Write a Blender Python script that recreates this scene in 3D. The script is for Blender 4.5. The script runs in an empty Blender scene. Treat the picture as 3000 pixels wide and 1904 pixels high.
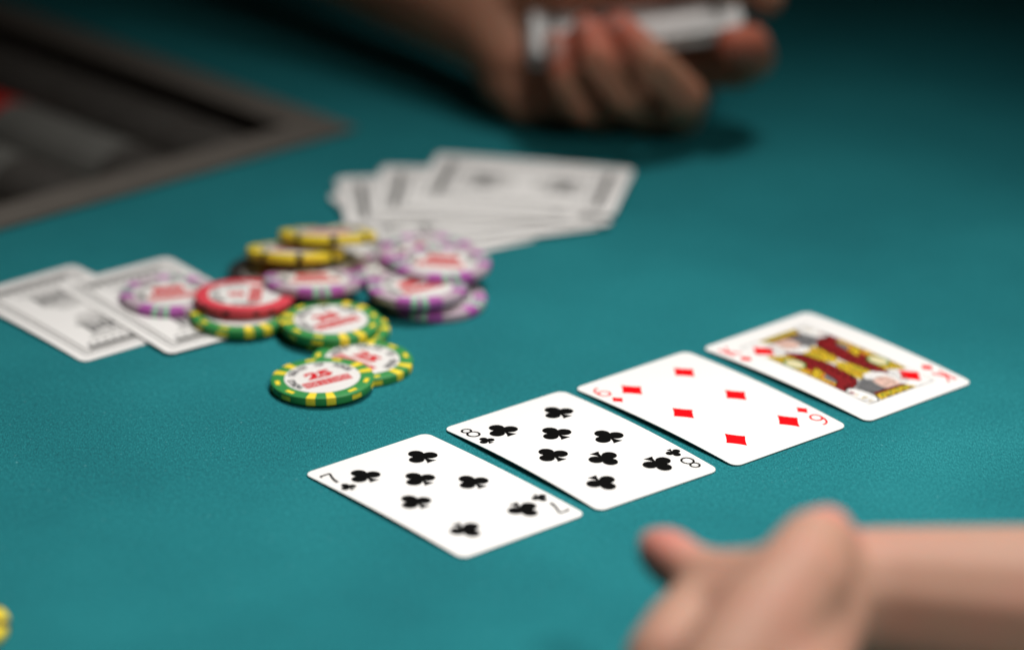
import bpy, bmesh, math, random
from mathutils import Vector, Matrix

random.seed(11)
sc = bpy.context.scene
COL = sc.collection

# ------------------------------------------------------------------ camera
cam_d = bpy.data.cameras.new("camera")
cam = bpy.data.objects.new("camera", cam_d)
COL.objects.link(cam)
r = Vector((0.99985038, 0.00676128, 0.01592191))
u = Vector((-0.01729804, 0.39081124, 0.92030829))
f = Vector((0.00000000, 0.92044601, -0.39086973))
M = Matrix((r, u, -f)).transposed().to_4x4()
M.translation = Vector((0, -1.507660, 0.674107))
cam.matrix_world = M
cam_d.sensor_width = 36
cam_d.lens = 156.0
cam_d.clip_start = 0.05
cam_d.clip_end = 50
cam_d.dof.use_dof = True
cam_d.dof.focus_distance = 1.620
cam_d.dof.aperture_fstop = 2.95
sc.camera = cam

# ------------------------------------------------------------------ light
world = bpy.data.worlds.new("World")
sc.world = world
world.use_nodes = True
bg = world.node_tree.nodes["Background"]
bg.inputs[0].default_value = (1.0, 0.86, 0.76, 1)
bg.inputs[1].default_value = 0.02

def spot(name, loc, aim, energy, size, blend, radius, col):
    l = bpy.data.lights.new(name, 'SPOT')
    l.energy = energy
    l.spot_size = math.radians(size)
    l.spot_blend = blend
    l.shadow_soft_size = radius
    l.color = col
    o = bpy.data.objects.new(name, l)
    o.location = loc
    o.rotation_euler = (Vector(aim) - Vector(loc)).to_track_quat('-Z', 'Y').to_euler()
    COL.objects.link(o)
    return o

spot("table_lamp_light", (0.32, 0.40, 1.50), (0.055, -0.24, 0), 130, 46, 1.0, 0.20, (1.0, 0.975, 0.94))

spot("hall_lamp_light", (0.72, -0.90, 1.20), (0.03, -0.09, 0), 54, 29, 1.0, 0.15, (1.0, 0.95, 0.88))

sc.view_settings.view_transform = 'Standard'
sc.view_settings.look = 'None'
sc.cycles.use_denoising = True
sc.view_settings.exposure = 0
sc.view_settings.gamma = 1

# ------------------------------------------------------------------ helpers
def tag(o, label=None, cat=None, group=None, kind=None):
    if label: o['label'] = label
    if cat: o['category'] = cat
    if group: o['group'] = group
    if kind: o['kind'] = kind
    return o

def empty(name, loc=(0, 0, 0), rot=(0, 0, 0)):
    o = bpy.data.objects.new(name, None)
    o.empty_display_size = 0.01
    o.location = loc
    o.rotation_euler = rot
    COL.objects.link(o)
    return o

def link(name, me, parent=None, loc=(0, 0, 0), rot=(0, 0, 0)):
    o = bpy.data.objects.new(name, me)
    o.location = loc
    o.rotation_euler = rot
    COL.objects.link(o)
    if parent: o.parent = parent
    return o

def mesh(name, verts, faces, mats, smooth=False, midx=None):
    me = bpy.data.meshes.new(name)
    me.from_pydata([tuple(v) for v in verts], [], faces)
    if not isinstance(mats, (list, tuple)): mats = [mats]
    for m in mats: me.materials.append(m)
    if smooth: me.polygons.foreach_set('use_smooth', [True] * len(me.polygons))
    if midx: me.polygons.foreach_set('material_index', midx)
    me.update()
    return me

def pmat(name, col, rough=0.5, spec=0.5, coat=0.0, var=0.0, vscale=300, bump=0.0, bscale=800, sss=0.0):
    m = bpy.data.materials.new(name)
    m.use_nodes = True
    nt = m.node_tree
    b = nt.nodes["Principled BSDF"]
    b.inputs['Base Color'].default_value = (*col, 1)
    b.inputs['Roughness'].default_value = rough
    b.inputs['Specular IOR Level'].default_value = spec
    b.inputs['Coat Weight'].default_value = coat
    tc = nt.nodes.new('ShaderNodeTexCoord')
    if var > 0:
        n = nt.nodes.new('ShaderNodeTexNoise')
        n.inputs['Scale'].default_value = vscale
        n.inputs['Detail'].default_value = 4
        nt.links.new(tc.outputs['Object'], n.inputs['Vector'])
        mx = nt.nodes.new('ShaderNodeMix'); mx.data_type = 'RGBA'
        mx.inputs[6].default_value = (*[c * (1 - var) for c in col], 1)
        mx.inputs[7].default_value = (*[min(1, c * (1 + var)) for c in col], 1)
        nt.links.new(n.outputs['Fac'], mx.inputs[0])
        nt.links.new(mx.outputs[2], b.inputs['Base Color'])
    if bump > 0:
        n2 = nt.nodes.new('ShaderNodeTexNoise')
        n2.inputs['Scale'].default_value = bscale
        n2.inputs['Detail'].default_value = 3
        nt.links.new(tc.outputs['Object'], n2.inputs['Vector'])
        bp = nt.nodes.new('ShaderNodeBump')
        bp.inputs['Strength'].default_value = bump
        bp.inputs['Distance'].default_value = 0.0003
        nt.links.new(n2.outputs['Fac'], bp.inputs['Height'])
        nt.links.new(bp.outputs['Normal'], b.inputs['Normal'])
    return m

# felt: fine fibres, pilling, faint long-scale unevenness of the nap
def felt_mat():
    m = bpy.data.materials.new("teal_felt")
    m.use_nodes = True
    nt = m.node_tree; L = nt.links
    b = nt.nodes["Principled BSDF"]
    b.inputs['Roughness'].default_value = 0.95
    b.inputs['Specular IOR Level'].default_value = 0.12
    b.inputs['Sheen Weight'].default_value = 0.12
    b.inputs['Sheen Roughness'].default_value = 0.5
    b.inputs['Sheen Tint'].default_value = (0.2, 0.75, 0.85, 1)
    tc = nt.nodes.new('ShaderNodeTexCoord')
    def noise(s, d, rg=0.6):
        n = nt.nodes.new('ShaderNodeTexNoise')
        n.inputs['Scale'].default_value = s; n.inputs['Detail'].default_value = d
        n.inputs['Roughness'].default_value = rg
        L.new(tc.outputs['Object'], n.inputs['Vector'])
        return n
    fine = noise(2400, 3, 0.7); mid = noise(620, 3, .6); big = noise(9, 3, .5)
    mp = nt.nodes.new('ShaderNodeMapping'); mp.inputs['Scale'].default_value = (1, 0.28, 1)
    mp.inputs['Rotation'].default_value = (0, 0, 0.6)
    L.new(tc.outputs['Object'], mp.inputs['Vector'])
    fib = nt.nodes.new('ShaderNodeTexNoise'); fib.inputs['Scale'].default_value = 1900; fib.inputs['Detail'].default_value = 2
    L.new(mp.outputs[0], fib.inputs['Vector'])
    def math_(op, a, bb):
        n = nt.nodes.new('ShaderNodeMath'); n.operation = op
        for i, v in enumerate((a, bb)):
            if isinstance(v, (int, float)): n.inputs[i].default_value = v
            else: L.new(v, n.inputs[i])
        return n.outputs[0]
    s = math_('ADD', math_('MULTIPLY', fine.outputs['Fac'], 0.45), math_('MULTIPLY', fib.outputs['Fac'], 0.35))
    s = math_('ADD', s, math_('MULTIPLY', mid.outputs['Fac'], 0.2))
    s2 = math_('ADD', s, math_('MULTIPLY', math_('SUBTRACT', big.outputs['Fac'], 0.5), 0.20))
    cr = nt.nodes.new('ShaderNodeValToRGB')
    e = cr.color_ramp.elements
    e[0].position = 0.36; e[0].color = (0.006, 0.076, 0.094, 1)
    e[1].position = 0.66; e[1].color = (0.029, 0.270, 0.295, 1)
    x = cr.color_ramp.elements.new(0.5); x.color = (0.009, 0.155, 0.176, 1)
    L.new(s2, cr.inputs[0])
    lint = noise(650, 1, .5)
    lr = nt.nodes.new('ShaderNodeMapRange'); lr.inputs[1].default_value = .735; lr.inputs[2].default_value = .80
    L.new(lint.outputs['Fac'], lr.inputs[0])
    lm = nt.nodes.new('ShaderNodeMix'); lm.data_type = 'RGBA'
    L.new(math_('MULTIPLY', lr.outputs[0], .55), lm.inputs[0])
    L.new(cr.outputs[0], lm.inputs[6]); lm.inputs[7].default_value = (.16, .42, .45, 1)
    L.new(lm.outputs[2], b.inputs['Base Color'])
    bp = nt.nodes.new('ShaderNodeBump'); bp.inputs['Strength'].default_value = 0.55
    bp.inputs['Distance'].default_value = 0.0004
    L.new(s, bp.inputs['Height']); L.new(bp.outputs['Normal'], b.inputs['Normal'])
    return m

MAT = dict(
    felt=felt_mat(),
    card=pmat("card_stock", (0.84, 0.83, 0.82), 0.42, 0.4, var=0.015, vscale=60, bump=0.12, bscale=1800),
    black=pmat("black_ink", (0.003, 0.003, 0.003), 0.6, 0.03),
    red=pmat("red_ink", (0.72, 0.002, 0.006), 0.6, 0.05),
    grey_ink=pmat("grey_back_ink", (0.085, 0.085, 0.085), 0.5, 0.3),
    pale_ink=pmat("pale_back_ink", (0.36, 0.355, 0.345), 0.5, 0.3),
    green=pmat("green_clay", (0.030, 0.250, 0.060), 0.5, 0.4, var=0.10, vscale=500, bump=0.15, bscale=1500),
    yellow=pmat("yellow_clay", (0.84, 0.65, 0.030), 0.5, 0.4, var=0.06, vscale=500),
    purple=pmat("purple_clay", (0.42, 0.095, 0.39), 0.5, 0.4, var=0.08, vscale=500),
    lilac=pmat("pale_clay", (0.46, 0.355, 0.42), 0.5, 0.4, var=0.05, vscale=500),
    mint=pmat("mint_clay", (0.30, 0.58, 0.40), 0.5, 0.4),
    pink=pmat("pink_clay", (0.68, 0.055, 0.080), 0.5, 0.4, var=0.07, vscale=500),
    dark=pmat("black_clay", (0.012, 0.012, 0.012), 0.5, 0.4),
    greychip=pmat("grey_clay", (0.13, 0.13, 0.12), 0.5, 0.4),
    inlay=pmat("white_inlay", (0.76, 0.745, 0.73), 0.42, 0.4, var=0.06, vscale=140),
    inkred=pmat("red_label_ink", (0.58, 0.008, 0.016), 0.6, 0.08),
    inkgrey=pmat("black_label_ink", (0.05, 0.05, 0.055), 0.5, 0.3),
    rim=pmat("tray_metal", (0.125, 0.112, 0.098), 0.45, 0.5, var=0.12, vscale=60, bump=0.1, bscale=200),
    tray=pmat("tray_plastic", (0.10, 0.09, 0.08), 0.6, 0.3),
    gold=pmat("court_yellow", (0.62, 0.42, 0.015), 0.45, 0.3),
    orange=pmat("court_orange", (0.48, 0.075, 0.008), 0.45, 0.3),
    crimson=pmat("court_crimson", (0.26, 0.003, 0.006), 0.45, 0.3),
    skinp=pmat("court_pink", (0.66, 0.44, 0.37), 0.45, 0.3),
    hairp=pmat("court_grey", (0.24, 0.24, 0.25), 0.45, 0.3),
    greenp=pmat("court_green", (0.10, 0.22, 0.03), 0.45, 0.3),
    cream=pmat("court_cream", (0.66, 0.60, 0.36), 0.45, 0.3),
    traychip=pmat("tray_chip_dark", (0.050, 0.045, 0.040), 0.5, 0.4),
    dullred=pmat("tray_chip_red", (0.42, 0.012, 0.008), 0.6, 0.2),
    leather=pmat("brown_leather", (0.055, 0.028, 0.016), 0.5, 0.4, var=0.2, vscale=300),
    brass=pmat("dull_brass", (0.55, 0.42, 0.20), 0.3, 0.5),
    nail=pmat("fingernail", (0.60, 0.33, 0.28), 0.3, 0.5),
)
MAT['brass'].node_tree.nodes["Principled BSDF"].inputs['Metallic'].default_value = 1.0

def lined(m, col, scale, thr, rot):
    """fine printed pattern lines in a second ink"""
    nt = m.node_tree; L = nt.links; b = nt.nodes["Principled BSDF"]
    tc = nt.nodes.new('ShaderNodeTexCoord')
    mp = nt.nodes.new('ShaderNodeMapping'); mp.inputs['Rotation'].default_value = (0, 0, rot)
    L.new(tc.outputs['Object'], mp.inputs['Vector'])
    w = nt.nodes.new('ShaderNodeTexWave'); w.inputs['Scale'].default_value = scale; w.inputs['Distortion'].default_value = 3.5
    w.inputs['Detail'].default_value = 1; w.inputs['Detail Scale'].default_value = 1.5
    L.new(mp.outputs[0], w.inputs['Vector'])
    g = nt.nodes.new('ShaderNodeMath'); g.operation = 'GREATER_THAN'; g.inputs[1].default_value = thr
    L.new(w.outputs['Fac'], g.inputs[0])
    mx = nt.nodes.new('ShaderNodeMix'); mx.data_type = 'RGBA'
    mx.inputs[6].default_value = b.inputs['Base Color'].default_value[:]; mx.inputs[7].default_value = (*col, 1)
    L.new(g.outputs[0], mx.inputs[0]); L.new(mx.outputs[2], b.inputs['Base Color'])
lined(MAT['gold'], (0.06, 0.05, 0.005), 170, .90, .5)
lined(MAT['orange'], (0.70, 0.42, 0.02), 150, .62, 1.1)
lined(MAT['crimson'], (0.03, 0.002, 0.002), 190, .80, .2)
lined(MAT['hairp'], (0.02, 0.02, 0.02), 260, .72, 1.4)

def skin_mat(name, base, flush):
    m = bpy.data.materials.new(name); m.use_nodes = True
    nt = m.node_tree; L = nt.links
    b = nt.nodes["Principled BSDF"]
    b.inputs['Roughness'].default_value = 0.6
    b.inputs['Specular IOR Level'].default_value = 0.25
    b.inputs['Subsurface Weight'].default_value = 0.45
    b.inputs['Subsurface Radius'].default_value = (1.0, 0.35, 0.2)
    b.inputs['Subsurface Scale'].default_value = 0.010
    at = nt.nodes.new('ShaderNodeAttribute'); at.attribute_name = 'flush'
    tc = nt.nodes.new('ShaderNodeTexCoord')
    n = nt.nodes.new('ShaderNodeTexNoise'); n.inputs['Scale'].default_value = 42; n.inputs['Detail'].default_value = 6
    L.new(tc.outputs['Object'], n.inputs['Vector'])
    ad = nt.nodes.new('ShaderNodeMath'); ad.operation = 'MULTIPLY_ADD'
    L.new(n.outputs['Fac'], ad.inputs[0]); ad.inputs[1].default_value = 0.9
    sb = nt.nodes.new('ShaderNodeMath'); sb.operation = 'SUBTRACT'
    L.new(at.outputs['Fac'], sb.inputs[0]); sb.inputs[1].default_value = 0.38
    L.new(sb.outputs[0], ad.inputs[2]); ad.use_clamp = True
    mx = nt.nodes.new('ShaderNodeMix'); mx.data_type = 'RGBA'
    mx.inputs[6].default_value = (*base, 1); mx.inputs[7].default_value = (*flush, 1)
    L.new(ad.outputs[0], mx.inputs[0]); L.new(mx.outputs[2], b.inputs['Base Color'])
    n2 = nt.nodes.new('ShaderNodeTexVoronoi'); n2.inputs['Scale'].default_value = 900
    L.new(tc.outputs['Object'], n2.inputs['Vector'])
    bp = nt.nodes.new('ShaderNodeBump'); bp.inputs['Strength'].default_value = 0.2; bp.inputs['Distance'].default_value = 0.0003
    L.new(n2.outputs['Distance'], bp.inputs['Height']); L.new(bp.outputs['Normal'], b.inputs['Normal'])
    return m
MAT['skin'] = skin_mat("skin", (0.42, 0.235, 0.168), (0.54, 0.195, 0.155))
MAT['skin_far'] = skin_mat("skin_tanned", (0.42, 0.20, 0.125), (0.56, 0.15, 0.095))

# ------------------------------------------------------------------ setting: table with a cut-out for the tray
TC = Vector((-0.0685, 0.2909))            # outer corner of the tray's rim
TA = math.radians(221.3)                  # near edge of the tray runs this way
DA = Vector((math.cos(TA), math.sin(TA))); DB = Vector((math.cos(math.radians(137)), math.sin(math.radians(137))))
TLEN, TWID, RIM = 0.46, 0.25, 0.021
def tp(a, b): return TC + DA * a + DB * b
def build_table():
    i0 = [tp(.006, .006), tp(TLEN - .006, .006), tp(TLEN - .006, TWID - .006), tp(.006, TWID - .006)]
    o0 = [tp(-1.6, -1.5), tp(1.6, -1.5), tp(1.6, 1.2), tp(-1.6, 1.2)]
    v = [(*p, 0) for p in i0] + [(*p, 0) for p in o0] + [(*p, -.06) for p in i0] + [(*p, -.06) for p in o0]
    fc = []
    for k in range(4):
        n = (k + 1) % 4
        fc += [(k, 4 + k, 4 + n, n)[::-1], (8 + k, 8 + n, 12 + n, 12 + k)[::-1], (4 + k, 12 + k, 12 + n, 4 + n)[::-1], (k, n, 8 + n, 8 + k)[::-1]]
    me = mesh("tabletop", v, fc, MAT['felt'])
    bm = bmesh.new(); bm.from_mesh(me); bmesh.ops.recalc_face_normals(bm, faces=bm.faces[:]); bm.to_mesh(me); bm.free()
    o = link("tabletop", me)
    tag(o, "teal felt top of the poker table", None, None, 'structure')
build_table()

# ------------------------------------------------------------------ chip tray
def prism(poly, z0, z1):
    n = len(poly)
    v = [(*p, z0) for p in poly] + [(*p, z1) for p in poly]
    fc = [tuple(range(n))[::-1], tuple(range(n, 2 * n))] + [(i, (i + 1) % n, n + (i + 1) % n, n + i) for i in range(n)]
    return v, fc
def build_tray():
    root = empty("chip_tray", (*tp(TLEN / 2, TWID / 2), 0))
    tag(root, "long dark chip tray with a grey metal rim let into the felt", "chip tray")
    def part(name, v, fc, m, bev=0):
        me = mesh(name, [Vector(p) - root.location for p in v], fc, m)
        bm = bmesh.new(); bm.from_mesh(me); bmesh.ops.recalc_face_normals(bm, faces=bm.faces[:])
        if bev: bmesh.ops.bevel(bm, geom=bm.edges[:], offset=bev, segments=2, affect='EDGES')
        bm.to_mesh(me); bm.free()
        return link(name, me, root)
    O = [tp(0, 0), tp(TLEN, 0), tp(TLEN, TWID), tp(0, TWID)]
    I = [tp(RIM, RIM), tp(TLEN - RIM, RIM), tp(TLEN - RIM, TWID - RIM), tp(RIM, TWID - RIM)]
    v, fc = [], []
    for z in (.0005, .0020):
        v += [(*p, z) for p in O] + [(*p, z) for p in I]
    for k in range(4):
        n = (k + 1) % 4
        fc += [(k, n, 4 + n, 4 + k), (8 + k, 12 + k, 12 + n, 8 + n), (k, 8 + k, 8 + n, n), (4 + k, 4 + n, 12 + n, 12 + k)]
    part("rim", v, fc, MAT['rim'], .0004)
    wall = [tp(RIM - .004, RIM - .004), tp(TLEN - RIM + .004, RIM - .004), tp(TLEN - RIM + .004, TWID - RIM + .004), tp(RIM - .004, TWID - RIM + .004)]
    v = [(*p, 0.0004) for p in wall] + [(*p, -.040) for p in wall]
    fc = [(k, (k + 1) % 4, 4 + (k + 1) % 4, 4 + k) for k in range(4)] + [(4, 5, 6, 7)]
    part("well", v, fc, MAT['tray'])
    a = RIM + .0425
    while a < TLEN - RIM - .02:
        v, fc = prism([tp(a - .0012, RIM), tp(a + .0012, RIM), tp(a + .0012, TWID - RIM), tp(a - .0012, TWID - RIM)], -.0398, -.012)
        part("divider", v, fc, MAT['tray'], .0004)
        a += .0425
build_tray()

# ------------------------------------------------------------------ poker chips
RC, TH = 0.0195, 0.0033
PROF = [(0.0, 0.0), (RC - .0006, 0.0), (RC - .00018, .00018), (RC, .0006), (RC, TH - .0006), (RC - .00018, TH - .00018), (RC - .0006, TH), (.0146, TH), (.0146, TH), (0.0, TH)]
def chip_body(mat, seg=64):
    v, fc = [], []
    prof = PROF[1:8]
    for rr, z in prof:
        for k in range(seg):
            a = 2 * math.pi * k / seg
            v.append((rr * math.cos(a), rr * math.sin(a), z))
    for i in range(len(prof) - 1):
        for k in range(seg):
            n = (k + 1) % seg
            fc.append((i * seg + k, i * seg + n, (i + 1) * seg + n, (i + 1) * seg + k))
    fc.append(tuple(range(seg))[::-1])
    fc.append(tuple(range((len(prof) - 1) * seg, len(prof) * seg)))
    me = mesh("chip_body", v, fc, mat, smooth=True)
    me.polygons[-1].use_smooth = False; me.polygons[-2].use_smooth = False
    me.set_sharp_from_angle(angle=math.radians(35))
    return me
OFF = .00005
def wrap(path, half, mat, name):
    """a coloured insert that follows the chip's profile (r,z) over +-half degrees"""
    n = max(2, int(half / 2) + 1)
    v, fc = [], []
    for i in range(n + 1):
        a = math.radians(-half + 2 * half * i / n)
        for rr, z in path: v.append((rr * math.cos(a), rr * math.sin(a), z))
    m = len(path)
    for i in range(n):
        for j in range(m - 1):
            fc.append((i * m + j, i * m + j + 1, (i + 1) * m + j + 1, (i + 1) * m + j))
    me = mesh(name, v, fc, mat, smooth=True)
    me.set_sharp_from_angle(angle=math.radians(35))
    return me
FULL = [(.0144, TH + OFF), (RC - .0006, TH + OFF), (RC - .00018 + OFF, TH - .00018 + OFF), (RC + OFF, TH - .0006), (RC + OFF, .0006), (RC - .00018, .00018)]
TOPD = [(.0162, TH + OFF), (.0179, TH + OFF)]
SIDED = [(RC + OFF, TH - .0008), (RC + OFF, .0008)]
def disc(rr, z, seg, mat, name):
    v = [(rr * math.cos(2 * math.pi * k / seg), rr * math.sin(2 * math.pi * k / seg), z) for k in range(seg)]
    return mesh(name, v, [tuple(range(seg))], mat)
INLAY = disc(.0143, TH + .00004, 56, MAT['inlay'], "inlay")

FONT_CACHE = {}
def glyph(txt, off=0.03):
    if (txt, off) in FONT_CACHE: return FONT_CACHE[(txt, off)]
    c = bpy.data.curves.new("t", 'FONT'); c.body = txt; c.size = 1.0; c.align_x = 'CENTER'; c.resolution_u = 3
    c.offset = off
    o = bpy.data.objects.new("t", c); COL.objects.link(o)
    dg = bpy.context.evaluated_depsgraph_get()
    me = o.evaluated_get(dg).to_mesh()
    v = [Vector(p.co) for p in me.vertices]; fc = [tuple(p.vertices) for p in me.polygons]
    o.evaluated_get(dg).to_mesh_clear()
    bpy.data.objects.remove(o); bpy.data.curves.remove(c)
    FONT_CACHE[(txt, off)] = (v, fc)
    return v, fc
def text_mesh(items, mat, name, z, off=0.03):
    """items: (text, x, y, angle, sx, sy)"""
    V, F = [], []
    for t, x, y, a, sx, sy in items:
        v, fc = glyph(t, off); b = len(V)
        for p in v:
            px, py = p.x * sx, p.y * sy
            V.append((x + px * math.cos(a) - py * math.sin(a), y + px * math.sin(a) + py * math.cos(a), z))
        F += [tuple(i + b for i in q) for q in fc]
    return mesh(name, V, F, mat)
def arc_text(txt, rad, a0, a1, size):
    n = len(txt); it = []
    for i, ch in enumerate(txt):
        if ch == ' ': continue
        a = a0 + (a1 - a0) * i / (n - 1)
        ar = math.radians(a)
        it.append((ch, rad * math.cos(ar), rad * math.sin(ar), ar - math.pi / 2, size * .78, size))
    return it
ARC = text_mesh(arc_text("WORLD  SERIES  OF  POKER", .0107, 198, 6, .0037), MAT['inkgrey'], "arched_lettering", TH + .0001, .045)
BAN = mesh("banner", [(-.0096, -.0066, TH + .00009), (.0096, -.0066, TH + .00009), (.0096, -.0018, TH + .00009), (-.0096, -.0018, TH + .00009)], [(0, 1, 2, 3)], MAT['inkred'])
BANT = text_mesh([(c, -.0083 + i * .00207, -.0060, 0, .0024, .0050) for i, c in enumerate("HORSESHOE")], MAT['inlay'], "banner_lettering", TH + .00014, 0.0)
NUM = {}
def numeral(t):
    if t not in NUM:
        s = .0080 if len(t) < 3 else .0078
        NUM[t] = text_mesh([(t, 0, .0005, 0, s * (1.3 if len(t) < 3 else 1.05), s * .95)], MAT['inkred'], "numeral", TH + .0001, .06 if len(t) < 3 else .085)
    return NUM[t]

KIND = {
 'green': dict(body=chip_body(MAT['green']), num="25", spots=[(s * 11.5 + k, FULL, 5.2, 'yellow') for k in (0, 120, 240) for s in (-1, 1)] + [(k + 60 + s * 17, P, 6.5, 'yellow') for k in (0, 120, 240) for s in (-1, 1) for P in (TOPD, SIDED)]),
 'purple': dict(body=chip_body(MAT['lilac']), num="500", spots=sum([[(k - 19.5, FULL, 9, 'purple'), (k + 19.5, FULL, 9, 'purple'), (k, FULL, 2.3, 'purple'), (k - 6.3, FULL, 3.6, 'mint'), (k + 6.3, FULL, 3.6, 'mint')] for k in (0, 90, 180, 270)], [])),
 'yellow': dict(body=chip_body(MAT['yellow']), num="1000", spots=[(k * 45, FULL, 4.0, 'dark') for k in range(8)]),
 'yellow_wide': dict(body=chip_body(MAT['yellow']), num="1000", spots=[(k * 45, FULL, 8.0, 'dark') for k in range(8)]),
 'pink': dict(body=chip_body(MAT['pink']), num="5", spots=[(k + s * 9.5, SIDED, 3.2, 'dark') for k in (0, 120, 240) for s in (-1, 1)] + [(k + 60 + s * 16, SIDED, 4.0, 'dark') for k in (0, 120, 240) for s in (-1, 1)]),
 'black': dict(body=chip_body(MAT['dark']), num="100", spots=[(k * 45, FULL, 3.0, 'traychip') for k in range(8)]),  # guessed chip; edge spots coloured dark to match the shadow under the pile
}
WRAPS = {}
def chip(kind, x, y, ztop, label, text=0.0, phase=0.0, front=0.0, right=0.0, cat="poker chip", group="poker chips in the pot"):
    """front / right: degrees by which the near / right side of the chip is raised"""
    K = KIND[kind]
    R = Matrix.Rotation(math.radians(-front), 4, 'X') @ Matrix.Rotation(math.radians(-right), 4, 'Y')
    root = empty("poker_chip")
    root.matrix_world = Matrix.Translation((x, y, ztop)) @ R @ Matrix.Translation((0, 0, -TH))
    tag(root, label, cat, group)
    link("body", K['body'], root)
    for a, P, half, mk in K['spots']:
        key = (id(P), half, mk)
        if key not in WRAPS: WRAPS[key] = wrap(P, half, MAT[mk], "edge_spot")
        link("edge_spot", WRAPS[key], root, (0, 0, 0), (0, 0, math.radians(a + phase)))
    t = (0, 0, math.radians(text))
    inl = link("inlay", INLAY, root, (0, 0, 0), t)
    link("numeral", numeral(K['num']), inl)
    link("arched_lettering", ARC, inl)
    link("banner", BAN, inl)
    link("banner_lettering", BANT, inl)
    return root

chip('black', -0.0935, 0.1223, 0.0038, "guessed black chip, edge spots darkened to match the shadow under the lower yellow chip", 20, 10)
chip('green', -0.0708, 0.0160, 0.0044, "green and yellow 25 chip nearest the camera, tilted onto its neighbour", 29, 31, 0, 2.5)
chip('green', -0.0567, 0.0361, 0.0034, "green and yellow chip half covered by the front 25 chip", -42, 92)
chip('green', -0.0666, 0.0670, 0.0034, "green chip at the bottom of the two-high green stack in the middle", 15, 10)
chip('green', -0.0698, 0.0661, 0.0068, "green chip on top of the two-high green stack in the middle", 36, 60)
chip('green', -0.1052, 0.0766, 0.0046, "green chip lying half on a face-down card, under the pink chip", 23, 55, 1.5)
chip('pink', -0.1042, 0.0861, 0.0084, "pink red chip with black edge marks on top of a green chip", 90, 56, 4.0)
chip('purple', -0.1341, 0.0956, 0.0046, "purple chip lying alone on the face-down card", 20, -7, 1)
chip('purple', -0.0783, 0.1011, 0.0095, "purple chip leaning in front of the two yellow chips", 13, 13, 8)
chip('yellow', -0.0867, 0.1266, 0.0115, "lower yellow chip, tilted and partly under the other yellow chip", 5, 8, 14)
chip('yellow', -0.0744, 0.1367, 0.0148, "upper yellow chip, next to the fan of cards", 0, 10, 16)
chip('purple', -0.0446, 0.1262, 0.0042, "lowest purple chip, peeping out left of the tall purple stack", 40, 30)
chip('purple', -0.0345, 0.1349, 0.0080, "middle purple chip of the tall stack against the fan of cards", -20, 50)
chip('purple', -0.0283, 0.1178, 0.0109, "topmost purple chip of the tall stack against the fan of cards", -8, 13, 2)
chip('purple', -0.0298, 0.0990, 0.0035, "purple chip flat on the felt, rightmost of the pot", -30, -20)
chip('purple', -0.0375, 0.0967, 0.0090, "purple chip resting on the rightmost purple chip", 38, 5, 3)
chip('yellow_wide', -0.1850, -0.1895, 0.0038, "yellow chip with black edge marks cut off at the lower left of the picture", 10, 0, group="yellow chip near the viewer")

# chips standing in the tray rows
def tray_chip_mesh(mat):
    seg = 24; v, fc = [], []
    for rr, z in ((RC - .0004, 0), (RC, .0004), (RC, TH - .0004), (RC - .0004, TH)):
        for k in range(seg):
            a = 2 * math.pi * k / seg; v.append((rr * math.cos(a), rr * math.sin(a), z))
    for i in range(3):
        for k in range(seg):
            n = (k + 1) % seg; fc.append((i * seg + k, i * seg + n, (i + 1) * seg + n, (i + 1) * seg + k))
    fc += [tuple(range(seg))[::-1], tuple(range(3 * seg, 4 * seg))]
    return mesh("chip_body", v, fc, mat)
TM = {k: tray_chip_mesh(MAT[m]) for k, m in dict(black='traychip', grey='greychip', red='dullred').items()}
DB3 = Vector((*DB, 0))
def tray_row(row, segs):
    b = RIM + .004
    for kind, n in segs:
        for i in range(n):
            p = tp(RIM + .021 + .0425 * row + random.uniform(-.0004, .0004), b)
            o = link("tray_chip", TM[kind], None, (*p, -.0195 + random.uniform(-.0003, .0003)), DB3.to_track_quat('Z', 'Y').to_euler())
            lab = {'black': "black chip standing in a row of the chip tray", 'grey': "grey chip standing in the middle row of the tray",
                   'red': "red chip standing in the tray beside the grey chips"}[kind]
            tag(o, lab, "poker chip", {'black': "black chips in the tray", 'grey': "grey chips in the tray", 'red': "red chips in the tray"}[kind])
            b += TH + .00008
tray_row(0, [('black', 52)])
tray_row(1, [('black', 7), ('grey', 22), ('red', 6), ('black', 16)])
tray_row(2, [('black', 12), ('grey', 12), ('black', 20)])

# ------------------------------------------------------------------ playing cards
CW, CL, CR, CT = .057, .0889, .0035, .0003
def bowf(b):
    return lambda y: b * (1 - (2 * y / CL) ** 2)
def card_mesh(b, name="card"):
    """portrait: x across, y along; arched along its length by b"""
    fz = bowf(b)
    ys = []
    n = 7
    for k in range(n): ys.append(-CL / 2 + CR * (1 - math.cos(math.pi / 2 * k / (n - 1))))
    m = 22
    for k in range(1, m): ys.append(-CL / 2 + CR + (CL - 2 * CR) * k / m)
    ys += [-y for y in ys[:n]][::-1]
    v, fc, mi = [], [], []
    for y in ys:
        d = max(0, abs(y) - (CL / 2 - CR))
        w = CW / 2 - CR + math.sqrt(max(0, CR * CR - d * d))
        z = fz(y)
        v += [(-w, y, z + CT), (w, y, z + CT), (w, y, z), (-w, y, z)]
    for i in range(len(ys) - 1):
        a, c = 4 * i, 4 * i + 4
        for k in range(4):
            n_ = (k + 1) % 4
            fc.append((a + k, a + n_, c + n_, c + k))
    fc += [(0, 3, 2, 1), (len(v) - 4, len(v) - 3, len(v) - 2, len(v) - 1)]
    me = mesh(name, v, fc, MAT['card'])
    bm = bmesh.new(); bm.from_mesh(me); bmesh.ops.recalc_face_normals(bm, faces=bm.faces[:]); bm.to_mesh(me); bm.free()
    return me

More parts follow.
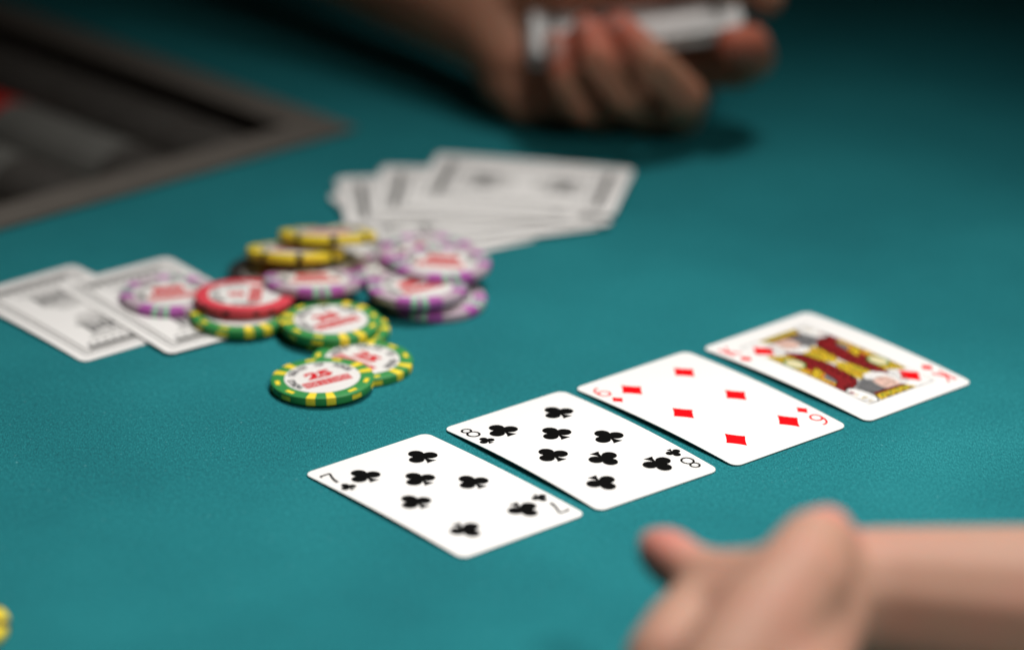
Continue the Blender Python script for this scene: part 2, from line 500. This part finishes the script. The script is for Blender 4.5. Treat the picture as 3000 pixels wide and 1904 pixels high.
def fan_fill(outline, z=0.0):
    c = Vector((sum(p[0] for p in outline) / len(outline), sum(p[1] for p in outline) / len(outline)))
    n = len(outline)
    return [(c.x, c.y, z)] + [(p[0], p[1], z) for p in outline], [(0, 1 + i, 1 + (i + 1) % n) for i in range(n)]
def circ(cx, cy, rx, ry=None, n=26, rot=0):
    ry = ry or rx
    out = []
    for k in range(n):
        a = 2 * math.pi * k / n
        x, y = rx * math.cos(a), ry * math.sin(a)
        out.append((cx + x * math.cos(rot) - y * math.sin(rot), cy + x * math.sin(rot) + y * math.cos(rot)))
    return out
MM = .001
def club_mesh():
    V, F = [], []
    polys = [circ(0, 3.05, 2.85, 2.95), circ(-3.1, -1.15, 2.85, 2.85), circ(3.1, -1.15, 2.85, 2.85), circ(0, 0.2, 1.25, 1.5, 14)]
    st = []
    for k in range(9):
        t = k / 8; st.append((-(.42 + 1.75 * t ** 3.0), .2 - 6.2 * t))
    st += [(-x, y) for x, y in st[::-1]]
    for i, pl in enumerate(polys):
        v, fc = fan_fill(pl, i * .004); b = len(V); V += v; F += [tuple(q + b for q in t) for t in fc]
    b = len(V); V += [(x, y, .02) for x, y in st]
    n = len(st)
    F += [(b + i, b + n - 1 - i, b + n - 2 - i, b + i + 1)[::-1] for i in range(n // 2 - 1)]
    F = [t[::-1] if False else t for t in F]
    return mesh("pip", [(x * MM, y * MM, z * MM) for x, y, z in V], F, MAT['black'])
def diamond_mesh():
    pts = [(4.75, 0), (0, 6.05), (-4.75, 0), (0, -6.05)]; out = []
    for i in range(4):
        a = Vector(pts[i]); c = Vector(pts[(i + 1) % 4]); mid = (a + c) / 2
        ctl = mid * 0.86
        for k in range(8):
            t = k / 8; p = a * (1 - t) ** 2 + ctl * 2 * t * (1 - t) + c * t * t; out.append((p.x, p.y))
    v, fc = fan_fill(out)
    return mesh("pip", [(x * MM, y * MM, z * MM) for x, y, z in v], fc, MAT['red'])
PIP = dict(club=club_mesh(), diamond=diamond_mesh())

def ribbon(pts, w, closed=False):
    """stroke: list of (x,y), widths w (number or list)"""
    n = len(pts); V, F = [], []
    for i, p in enumerate(pts):
        a = Vector(pts[(i - 1) % n] if closed or i > 0 else p); c = Vector(pts[(i + 1) % n] if closed or i < n - 1 else p)
        t = (c - a).normalized(); nn = Vector((-t.y, t.x)); ww = (w[i] if isinstance(w, list) else w) / 2
        p = Vector(p)
        V += [p + nn * ww, p - nn * ww]
    for i in range(n if closed else n - 1):
        j = (i + 1) % n
        F.append((2 * i, 2 * i + 1, 2 * j + 1, 2 * j))
    return V, F
def strokes_mesh(strokes, mat, name):
    V, F = [], []
    for k, s in enumerate(strokes):
        v, fc = ribbon(*s); b = len(V); V += [(p.x * MM, p.y * MM, k * .003 * MM) for p in v]; F += [tuple(q + b for q in t) for t in fc]
    return mesh(name, V, F, mat)
T_ = .88
def arcpts(cx, cy, rx, ry, a0, a1, n=18):
    return [(cx + rx * math.cos(math.radians(a0 + (a1 - a0) * k / n)), cy + ry * math.sin(math.radians(a0 + (a1 - a0) * k / n))) for k in range(n + 1)]
IDX = {
 '7': [([(-2.2, 2.9), (-2.1, 4.0), (2.2, 4.0)], 1.05), ([(2.2, 4.0), (1.0, 1.6), (.1, -.6), (-.35, -2.4), (-.55, -4.1)], [.85, .95, 1.1, 1.25, 1.4])],
 '8': [(arcpts(0, 2.35, 1.75, 1.7, 0, 360, 24)[:-1], T_, True), (arcpts(0, -1.75, 2.2, 2.35, 0, 360, 26)[:-1], T_, True)],
 '6': [(arcpts(0, -1.75, 2.15, 2.35, 0, 360, 26)[:-1], T_, True), ([(-2.1, -1.5), (-2.0, .3), (-1.4, 2.2), (-.4, 3.5), (1.0, 4.05), (1.9, 3.9)], T_)],
 'K': [([(-1.5, 4.1), (-1.5, -4.1)], 1.15), ([(-2.3, 4.1), (-.6, 4.1)], .6), ([(-2.3, -4.1), (-.6, -4.1)], .6), ([(2.2, 4.1), (-1.4, -.4)], .8), ([(-.5, .7), (2.1, -4.1)], 1.3), ([(1.4, 4.1), (2.7, 4.1)], .6), ([(1.2, -4.1), (2.8, -4.1)], .6)],
}
def place(me, name, root, x, y, fz, flip=False, scale=1.0, lift=.00004):
    z = fz(y) + CT + lift
    e = .001; sl = math.atan2(fz(y + e) - fz(y - e), 2 * e)
    o = link(name, me, root, (x, y, z))
    o.rotation_euler = (Matrix.Rotation(sl, 4, 'X') @ Matrix.Rotation(math.pi if flip else 0, 4, 'Z')).to_euler()
    o.scale = (scale, scale, 1)
    return o
def community(name, rank, suit, x, y, ang, label, pips, bow, z0=.0004):
    root = empty(name, (x, y, z0), (0, 0, math.radians(ang)))
    tag(root, label, "playing card", "face-up cards in a row on the felt")
    link("card_body", card_mesh(bow), root)
    fz = bowf(bow)
    mat = MAT['black'] if suit == 'club' else MAT['red']
    im = strokes_mesh(IDX[rank], mat, "index")
    for s in (1, -1):
        place(im, "index", root, -.0236 * s, .0343 * s, fz, s < 0)
        place(PIP[suit], "small_pip", root, -.0238 * s, .0249 * s, fz, s < 0, .52)
    for px, py in pips:
        place(PIP[suit], "pip", root, px * MM, py * MM, fz, py < -.1)
    return root
# card angles: portrait 'up' is opposite to the long axis fitted from the photograph
def A(a): return a + 90
P6 = [(-13.4, 28.6), (13.2, 28.6), (-13.4, 0), (13.2, 0), (-13.4, -28.6), (13.2, -28.6)]
community("playing_card", '7', 'club', -.0233, -.0765, A(-49.08), "seven of clubs, nearest face-up card of the row", P6 + [(0, 14)], .0008)
community("playing_card", '8', 'club', .0255, -.0363, A(-50.32), "eight of clubs lying between the seven and the six", P6 + [(0, 14), (0, -14)], .0014)
community("playing_card", '6', 'diamond', .0742, .0032, A(-49.25), "six of diamonds lying between the eight and the king", P6, .0013)
king = community("playing_card", 'K', 'diamond', .1239, .0444, A(-48.13), "king of diamonds, farthest face-up card of the row", [(-13.4, 25.9), (13.4, -25.9)], .0013)

def court(root, fz):
    el = []   # (material, outline) for the upper half, later layers on top
    def P(m, pts): el.append((m, pts))
    def S(m, pts, w):
        v, fc = ribbon(pts, w)
        n = len(pts); o = [v[2 * i] for i in range(n)] + [v[2 * i + 1] for i in range(n)][::-1]
        el.append((m, [(p.x, p.y) for p in o]))
    # right sleeve, from the shoulder down past the middle
    P('orange', [(8.0, 17), (17.2, 17.6), (17.2, -4.5), (9.0, -4.5)])
    for k in range(7):
        y = 2.6 + 2.1 * k
        P('gold', [(14.6, y), (17.2, y + .7), (17.2, y + 1.7), (14.6, y + 1.1)])
        P('black', [(15.4, y - .55), (17.2, y - .15), (17.2, y + .1), (15.4, y - .2)])
    P('hairp', [(10.0, 4.6), (11.2, 12.6), (14.4, 13.6), (14.6, 7.6)])
    P('gold', [(9.6, -2.0), (9.8, 2.6), (17.2, 7.2), (17.2, 3.2)])
    S('black', [(9.8, 2.6), (17.2, 7.2)], .4); S('black', [(9.6, -2.0), (17.2, 3.2)], .4)
    P('crimson', [(9.2, -2.6), (14.4, .4), (12.6, -6.0), (9.0, -7.0)])
    P('gold', [(14.2, .4), (17.2, 2.4), (17.2, -4.0), (13.2, -4.4)])
    for k in range(3): S('orange', [(14.0 + .9 * k, .8), (13.6 + 1.0 * k, -4.2)], .45)
    P('gold', [(9.6, -7), (17.2, -4), (17.2, -19.5), (14.6, -19.8), (9.4, -16)])
    P('black', circ(13.6, -8.9, 4.0, 5.4, 24)); P('greenp', circ(13.6, -8.9, 3.7, 5.1, 24)); P('cream', circ(13.6, -8.9, 2.9, 4.3, 24))
    S('black', [(14.6, -19.8), (16.0, -14.6), (17.2, -13.6)], .4)
    # yellow breast wedge
    P('gold', [(-5.4, 12.5), (-2.4, 17.2), (4.4, 17.6), (4.2, 6), (1.6, .3), (-1.6, .3), (-4.2, 6.5)])
    S('greenp', [(-3.2, 12.8), (-1.0, 8.0), (.8, 3.6)], .8)
    S('crimson', [(.6, 15.6), (1.6, 8.0)], .6)
    # crimson sash, flaring to the shoulder
    P('crimson', [(3.9, 9), (5.2, 16.4), (10.0, 20.4), (17.2, 21.2), (17.2, 16.6), (12.4, 12.6), (10.4, 2), (9.9, -8), (9.2, -19.0), (5.2, -19.4), (4.0, -10), (3.0, 0)])
    for k in range(10): P('black', circ(6.6 - .05 * k, 14.6 - 3.5 * k, .75, .95, 8))
    for k in range(3): P('black', circ(9.4 + 2.4 * k, 18.0 + .3 * k, .7, .7, 8))
    S('black', [(17.2, 21.2), (10.0, 20.4), (5.2, 16.4), (3.9, 9), (3.0, 0), (4.0, -10), (5.2, -19.4)], .5)
    S('black', [(17.2, 16.6), (12.4, 12.6), (10.4, 2), (9.9, -8), (9.2, -19.0)], .5)
    # hair, beard and face
    P('hairp', [(-1, 29.0), (9.6, 29.0), (12.4, 22.4), (6.2, 18.0), (1.8, 16.0), (-1.5, 18.2)])
    for k in range(8): S('black', [(2.0 + .95 * k, 28.6), (3.6 + .9 * k, 22.5), (.8 + .85 * k, 17.8)], .2)
    P('card', [(-7.5, 18.6), (-4.2, 14.6), (.6, 14.6), (2.6, 18.0), (0, 20.4), (-5, 20.4)])
    for k in range(5): S('black', [(-5.4 + 1.6 * k, 19.6), (-4.4 + 1.3 * k, 15.4)], .22)
    P('skinp', [(-5.6, 21.0), (-2.0, 19.6), (1.6, 20.6), (2.4, 25.0), (1.8, 29.6), (-5.4, 29.8), (-6.0, 25)])
    S('black', [(-6.0, 25), (-5.6, 21.0), (-2.0, 19.6), (1.6, 20.6)], .25)
    S('black', [(-5.0, 26.0), (-3.2, 26.5)], .5); S('black', [(-1.2, 26.4), (.8, 25.9)], .5)
    S('black', [(-2.8, 26.0), (-3.4, 23.2), (-2.2, 22.9)], .3); S('crimson', [(-3.4, 21.3), (-1.2, 21.3)], .55)
    S('black', [(-8.2, 29.6), (-10.6, 23.5), (-9.2, 17.5)], .25); S('hairp', [(-7.2, 28), (-8.6, 23.5), (-7.4, 19)], .6)
    S('hairp', [(-9.6, 29), (-12.2, 22), (-10.4, 16.6)], .35)
    # curl of hair on the right edge, with the sword hilt
    P('black', circ(13.7, 27.2, 4.0, 7.6, 26, .10)); P('card', circ(13.9, 27.4, 3.35, 6.9, 26, .10))
    P('gold', [(13.2, 32.6), (15.6, 32.9), (16.4, 26.0), (14.2, 25.2)]); S('black', [(14.2, 32.2), (15.1, 25.8)], .4)
    S('black', [(12.0, 31), (11.6, 26.5), (12.6, 22.6)], .25)
    P('crimson', circ(15.6, 23.6, .9, 1.4, 10))
    # crown
    P('crimson', [(-6.6, 31.2), (9.4, 30.2), (9.2, 28.4), (-6.2, 29.4)])
    P('gold', [(-8.4, 34.3), (-6.4, 30.6), (9.6, 29.8), (10.8, 34.3)])
    for k in range(4): P('greenp', circ(-4.4 + 3.9 * k, 32.2 - .15 * k, .75, .95, 8)); P('black', [(-6.6 + 3.9 * k, 34.3), (-4.8 + 3.9 * k, 34.3), (-5.7 + 3.9 * k, 32.6)])
    S('black', [(-6.4, 30.6), (9.6, 29.8)], .45); S('black', [(-6.2, 29.4), (9.2, 28.4)], .35)
    P('gold', [(-17.2, 20.4), (-15.2, 20.6), (-11.6, 15.8), (-13.6, 14.4)]); S('black', [(-17.2, 20.8), (-12, 15.0)], .4)
    names = ['gold', 'orange', 'crimson', 'skinp', 'hairp', 'greenp', 'cream', 'black', 'card']
    bm = bmesh.new()
    for s in (1, -1):
        for li, (m, pts) in enumerate(el):
            z = .0004 * li + (.00018 if s < 0 else 0)
            vs = [bm.verts.new((s * max(-17.2, min(17.2, x)) * MM, s * y * MM, z * MM)) for x, y in pts]
            try: fc = bm.faces.new(vs)
            except ValueError: continue
            fc.normal_update()
            if fc.normal.z < 0: fc.normal_flip()
            fc.material_index = names.index(m)
    bmesh.ops.triangulate(bm, faces=bm.faces[:])
    for k in range(-8, 9):
        bmesh.ops.bisect_plane(bm, geom=bm.verts[:] + bm.edges[:] + bm.faces[:], plane_co=(0, k * .0042, 0), plane_no=(0, 1, 0))
    for v in bm.verts: v.co.z = v.co.z * 1.6 + fz(v.co.y) + CT + .00003
    me = bpy.data.meshes.new("court_figure")
    bm.to_mesh(me); bm.free()
    for n in names: me.materials.append(MAT[n])
    link("court_figure", me, root)
    # thin frame line
    V, F = [], []
    X, Y, w = 17.5, 34.4, .26
    ring = []
    for a, b in (((-X, -Y), (X, -Y)), ((X, -Y), (X, Y)), ((X, Y), (-X, Y)), ((-X, Y), (-X, -Y))):
        for k in range(12): ring.append((a[0] + (b[0] - a[0]) * k / 12, a[1] + (b[1] - a[1]) * k / 12))
    for x, y in ring:
        for s in (1 - w / 34, 1 + w / 34): V.append((x * s * MM, y * s * MM, fz(y * MM) + CT + .00003))
    n = len(ring)
    F = [(2 * i, 2 * i + 1, 2 * ((i + 1) % n) + 1, 2 * ((i + 1) % n)) for i in range(n)]
    link("frame_line", mesh("frame_line", V, F, MAT['hairp']), root)
court(king, bowf(.0013))

# ---- backs of face-down cards: hatched border, two facing ornaments
def back_meshes(b):
    fz = bowf(b)
    def finish(bm, name, mat):
        bmesh.ops.triangulate(bm, faces=bm.faces[:])
        for v in bm.verts: v.co.z = fz(v.co.y) + CT + .00004
        me = bpy.data.meshes.new(name); bm.to_mesh(me); bm.free(); me.materials.append(mat)
        return me
    def quad(bm, x0, y0, x1, y1):
        bm.faces.new([bm.verts.new((x * MM, y * MM, 0)) for x, y in ((x0, y0), (x1, y0), (x1, y1), (x0, y1))])
    bm = bmesh.new()
    X, Y = 23.4, 39.3
    n = 60
    for k in range(n):                      # outer cord: short ticks
        y = -Y + 2 * Y * (k + .2) / n
        for s in (-1, 1): quad(bm, s * X - .55, y, s * X + .55, y + 2 * Y / n * .62)
    n2 = 36
    for k in range(n2):
        x = -X + 2 * X * (k + .2) / n2
        for s in (-1, 1): quad(bm, x, s * Y - .55, x + 2 * X / n2 * .62, s * Y + .55)
    border = finish(bm, "border", MAT['grey_ink'])
    bm = bmesh.new()
    X, Y = 20.9, 36.8
    for k in range(24):
        y0, y1 = -Y + 2 * Y * k / 24, -Y + 2 * Y * (k + 1) / 24
        for s in (-1, 1): quad(bm, s * X - .7, y0, s * X + .7, y1)
    for s in (-1, 1):
        quad(bm, -X, s * Y - .7, X, s * Y + .7)
        pass
    inner = finish(bm, "inner_border", MAT['pale_ink'])
    bm = bmesh.new()                         # dark block ornament (used twice, facing the card's ends)
    for k in range(6):
        x = -8.6 + 2.9 * k
        h = (4.4, 3.3, 4.2, 3.0, 3.6, 4.6)[k]
        bm.faces.new([bm.verts.new((px * MM, py * MM, 0)) for px, py in ((x, 18.6 - h), (x + 2.0, 18.2 - h), (x + 2.4, 18 + h), (x + .3, 18.4 + h))])
    quad(bm, -9.6, 12.2, 9.6, 13.4)
    quad(bm, -9.6, 23.6, 9.6, 24.4)
    orn = finish(bm, "ornament", MAT['grey_ink'])
    bm = bmesh.new()
    quad(bm, -18.5, 33.6, 18.5, 36.0)
    for k in range(9): quad(bm, -17 + 4 * k, 30.6, -15 + 4 * k, 32.2)
    bar = finish(bm, "end_bar", MAT['grey_ink'])
    bm = bmesh.new()
    for s in (-1, 1):
        for k in range(4): quad(bm, (-9 + 1.5 * k) * s, (10.6 - 2.1 * k) * s, (9 - 1.5 * k) * s, (11.5 - 2.1 * k) * s)
        quad(bm, -12.5 * s, 26 * s, 12.5 * s, 27.3 * s)
    scroll = finish(bm, "scroll", MAT['pale_ink'])
    return card_mesh(b), [("border", border), ("inner_border", inner), ("ornament", orn), ("ornament", orn), ("end_bar", bar), ("end_bar", bar), ("scroll", scroll)]
BACKS = {b: back_meshes(b) for b in (.0, .0004, .0008)}
def face_down(x, y, z, ang, label, group, b=.0004, tilt=(0, 0)):
    root = empty("face_down_card")
    root.matrix_world = Matrix.Translation((x, y, z)) @ Matrix.Rotation(math.radians(tilt[0]), 4, 'X') @ Matrix.Rotation(math.radians(tilt[1]), 4, 'Y') @ Matrix.Rotation(math.radians(ang), 4, 'Z')
    tag(root, label, "playing card", group)
    body, prints = BACKS[b]
    link("card_body", body, root)
    seen = set()
    for n, me in prints:
        link(n, me, root, (0, 0, 0), (0, 0, math.pi if n in seen else 0)); seen.add(n)
    return root
face_down(-.1691, .0839, .0002, A(-49.6), "face-down card at the left edge of the picture", "two face-down cards at the left", .0008).scale = (.93, .93, 1)
face_down(-.1345, .0912, .0011, A(-52.6), "face-down card carrying the purple and green chips", "two face-down cards at the left", .0004).scale = (.93, .93, 1)

# fan of discarded cards: top-left corner, direction of the long edge
FAN = [(-.0950, .1661, 34), (-.0684, .1979, 24), (-.0825, .2136, 26), (-.0597, .2176, 15), (-.0800, .2325, 10), (-.0786, .2343, 6), (-.0612, .2475, 1), (-.0596, .2490, -4), (-.0369, .2650, -10.2)]
ORD = ["lowest card of the grey fan, its end under the yellow chips", "second lowest card of the fan, just above the lowest one", "third card up in the fan, poking out at the far left",
       "fourth card up in the fan of nine", "middle card of the fan, fifth from the bottom", "sixth card up in the fan of nine", "seventh card up in the fan of nine",
       "face-down card directly beneath the top card of the fan", "top card of the fan, its whole back in view"]
for k, (x, y, a) in enumerate(FAN):
    ar = math.radians(a)
    c = Vector((x, y)) + Vector((math.cos(ar), math.sin(ar))) * CL / 2 + Vector((math.sin(ar), -math.cos(ar))) * CW / 2
    zk = .0002 + (0 if k == 0 else .0006 + .00040 * k)
    face_down(c.x + .0022, c.y - 2.2 * zk, zk, a - 90, ORD[k], "discarded cards fanned out face down", .0004).scale = (.95, .95, 1)

# ------------------------------------------------------------------ people: hands and forearms
def body_mesh(chains, voxel, mat, tips, smooth=8, name="body"):
    """chains: lists of (x,y,z,r) joints; swept balls merged into one skin"""
    bm = bmesh.new()
    for ch in chains:
        pts = []
        for i in range(len(ch) - 1):
            p0, p1 = Vector(ch[i][:3]), Vector(ch[i + 1][:3]); r0, r1 = ch[i][3], ch[i + 1][3]
            n = max(2, int((p1 - p0).length / (min(r0, r1) * .3)))
            for k in range(n): pts.append((p0.lerp(p1, k / n), r0 + (r1 - r0) * k / n))
        pts.append((Vector(ch[-1][:3]), ch[-1][3]))
        for p, rr in pts:
            bmesh.ops.create_icosphere(bm, subdivisions=2, radius=rr, matrix=Matrix.Translation(p))
    me = bpy.data.meshes.new(name); bm.to_mesh(me); bm.free()
    o = bpy.data.objects.new("tmp", me); COL.objects.link(o)
    md = o.modifiers.new("r", 'REMESH'); md.mode = 'VOXEL'; md.voxel_size = voxel; md.use_smooth_shade = True
    ms = o.modifiers.new("s", 'SMOOTH'); ms.factor = .5; ms.iterations = smooth
    dg = bpy.context.evaluated_depsgraph_get()
    out = bpy.data.meshes.new_from_object(o.evaluated_get(dg))
    bpy.data.objects.remove(o); bpy.data.meshes.remove(me)
    out.name = name
    out.materials.clear(); out.materials.append(mat)
    at = out.attributes.new('flush', 'FLOAT', 'POINT')
    vals = []
    for v in out.vertices:
        w = 0.0
        for (tx, ty, tz, tr) in tips:
            d = (v.co - Vector((tx, ty, tz))).length / tr
            w = max(w, max(0, 1 - d * d * .5) if d < 1.42 else 0)
        vals.append(w)
    at.data.foreach_set('value', vals)
    return out

def nail(parent, loc, normal, along, w=.0055, l=.0065):
    n = Vector(normal).normalized(); a = (Vector(along) - Vector(along).dot(n) * n).normalized(); b = n.cross(a)
    V, F = [], []
    for i in range(7):
        t = -1 + 2 * i / 6
        for j in range(7):
            s = -1 + 2 * j / 6
            k = (1 - .35 * max(0, t) ** 4)
            V.append(Vector(loc) + a * l * t + b * w * s * k - n * (s * s * w * .45 + .0002 * t * t) )
    for i in range(6):
        for j in range(6): F.append((i * 7 + j, i * 7 + j + 1, i * 7 + j + 8, i * 7 + j + 7))
    link("fingernail", mesh("fingernail", V, F, MAT['nail'], smooth=True), parent)

# near hand, lower right: forearm from the right, hand bent towards the viewer, thumb spread to the left
NB = [
 [(.3900, -.2650, .0375, .0390), (0.2407, -0.2436, 0.0370, 0.0350), (0.1648, -0.2378, 0.0360, 0.0312), (0.1155, -0.2360, 0.0400, 0.0252), (0.1010, -0.2473, 0.0468, 0.0178)],
 [(0.1011, -0.2370, 0.0656, 0.0089), (0.0967, -0.2478, 0.0637, 0.0140), (0.0904, -0.2663, 0.0600, 0.0173), (0.0790, -0.2852, 0.0525, 0.0197), (0.0679, -0.3056, 0.0450, 0.0197), (0.0601, -0.3214, 0.0412, 0.0159)],
 [(0.0991, -0.2500, 0.0468, 0.0178), (0.0927, -0.2751, 0.0431, 0.0178), (0.0864, -0.3043, 0.0412, 0.0169), (0.0803, -0.3243, 0.0375, 0.0140)],
 [(0.0492, -0.2248, 0.0515, 0.0086), (0.0520, -0.2305, 0.0520, 0.0098), (0.0580, -0.2405, 0.0515, 0.0097), (0.0672, -0.2466, 0.0506, 0.0117), (0.0801, -0.2550, 0.0525, 0.0150), (0.0905, -0.2632, 0.0562, 0.0159)],
 [(0.0798, -0.2686, 0.0487, 0.0178), (0.0651, -0.2526, 0.0460, 0.0135), (0.0557, -0.2653, 0.0430, 0.0140), (0.0499, -0.2844, 0.0410, 0.0150)],
 [(0.0514, -0.2861, 0.0384, 0.0108), (0.0296, -0.3135, 0.0337, 0.0086), (0.0216, -0.3316, 0.0206, 0.0080), (0.0292, -0.3407, 0.0080, 0.0069)],
 [(0.0585, -0.3082, 0.0384, 0.0108), (0.0341, -0.3385, 0.0337, 0.0086), (0.0252, -0.3583, 0.0206, 0.0080), (0.0337, -0.3683, 0.0080, 0.0069)],
 [(0.0693, -0.3215, 0.0384, 0.0108), (0.0460, -0.3502, 0.0337, 0.0086), (0.0375, -0.3691, 0.0206, 0.0080), (0.0455, -0.3785, 0.0080, 0.0069)],
 [(0.0821, -0.3278, 0.0384, 0.0108), (0.0634, -0.3507, 0.0337, 0.0086), (0.0565, -0.3658, 0.0206, 0.0080), (0.0629, -0.3734, 0.0080, 0.0069)],
]
near = link("person", body_mesh(NB, .0022, MAT['skin'], [(0.0480, -0.2235, 0.0525, 0.0190), (0.1000, -0.2369, 0.0690, 0.0110)], 14))
tag(near, "bare hand and forearm resting in the foreground, thumb spread to the left", "person")
nail(near, (.0446, -.2262, .0550), (-.8, -.3, .5), (-.45, .65, .05), .005, .0062)

# far hand: dealer's hand holding the deck over the table
FB = [
 [(-0.2500, 0.6000, 0.1000, 0.0400), (-0.1120, 0.4410, 0.0560, 0.0315), (-0.0535, 0.3820, 0.0395, 0.0250), (-0.0121, 0.3334, 0.0320, 0.0199), (-0.0013, 0.3132, 0.0238, 0.0161), (0.0132, 0.3062, 0.0134, 0.0134), (0.0506, 0.3031, 0.0124, 0.0124), (0.0718, 0.3026, 0.0113, 0.0113)],
 [(-0.0088, 0.3370, 0.0282, 0.0161), (-0.0035, 0.3111, 0.0174, 0.0138), (0.0040, 0.3018, 0.0124, 0.0124)],
 [(0.0121, 0.3214, 0.0129, 0.0129), (0.0495, 0.3265, 0.0134, 0.0134), (0.0763, 0.3165, 0.0107, 0.0107)],
 [(0.0331, 0.3059, 0.0095, 0.0095), (0.0362, 0.2942, 0.0084, 0.0084), (0.0277, 0.2802, 0.0171, 0.0075), (0.0199, 0.2737, 0.0346, 0.0071), (0.0164, 0.2778, 0.0459, 0.0062)],
 [(0.0546, 0.3054, 0.0102, 0.0102), (0.0566, 0.2938, 0.0091, 0.0091), (0.0458, 0.2736, 0.0255, 0.0084), (0.0335, 0.2670, 0.0443, 0.0077), (0.0291, 0.2771, 0.0531, 0.0069)],
 [(0.0632, 0.3052, 0.0107, 0.0107), (0.0715, 0.2911, 0.0097, 0.0097), (0.0721, 0.2731, 0.0249, 0.0095), (0.0575, 0.2642, 0.0437, 0.0086), (0.0433, 0.2767, 0.0543, 0.0073)],
 [(0.0720, 0.3090, 0.0260, 0.0105), (0.0959, 0.3050, 0.0270, 0.0100), (0.1020, 0.2960, 0.0350, 0.0098), (0.0995, 0.2880, 0.0440, 0.0092), (0.0920, 0.2800, 0.0470, 0.0082)],
 [(-0.0099, 0.3404, 0.0330, 0.0161), (0.0012, 0.3340, 0.0430, 0.0140), (0.0225, 0.3130, 0.0585, 0.0115), (0.0488, 0.3080, 0.0645, 0.0108), (0.0780, 0.3070, 0.0690, 0.0100), (0.0990, 0.3030, 0.0670, 0.0092), (0.1070, 0.2990, 0.0610, 0.0082)],
 [(0.0300, 0.3060, 0.0190, 0.0130), (0.0600, 0.3060, 0.0240, 0.0125), (0.0800, 0.3080, 0.0280, 0.0110)],
]
far = link("person", body_mesh(FB, .0018, MAT['skin_far'], [(0.0164, 0.2754, 0.0464, 0.0118), (0.0291, 0.2747, 0.0539, 0.0129), (0.0432, 0.2743, 0.0550, 0.0140), (0.0925, 0.2800, 0.0475, 0.0140), (0.1087, 0.3214, 0.0561, 0.0150), (0.0659, 0.3346, 0.0539, 0.0322)], 7))
tag(far, "bare dealing hand and forearm holding a deck of cards above the felt", "person")

for x, y, z, w in ((.0160, .2712, .0462, .0042), (.0284, .2699, .0532, .0046), (.0428, .2692, .0545, .0050)):
    nail(far, (x, y, z), (-.15, -.95, .28), (-.25, .25, .95), w, .0052)

# deck held in the hand
def build_deck():
    a = Vector((0.0067, 0.2840, 0.0333)); b = Vector((0.0964, 0.2840, 0.0484))
    root = empty("card_deck", (a + b) / 2)
    root.rotation_euler = (math.radians(17), -math.atan2(b.z - a.z, b.x - a.x), 0)
    tag(root, "white deck of cards gripped in the far hand", "deck of cards")
    me, prints = BACKS[.0]
    n = 18
    for k in range(n):
        z = k * .00036 + (.0005 if k > 11 else 0)
        c = link("card", me, root, (random.uniform(-.0012, .0012) + .004 * (k / n - .5), .0285 + random.uniform(-.0026, .0026), z), (random.uniform(-.003, .003), random.uniform(-.003, .003), math.pi / 2 + random.uniform(-.014, .014)))
    seen = set()
    for nm, pm in prints:                    # the printed back shows on the top card only
        link(nm, pm, c, (0, 0, 0), (0, 0, math.pi if nm in seen else 0)); seen.add(nm)
build_deck()
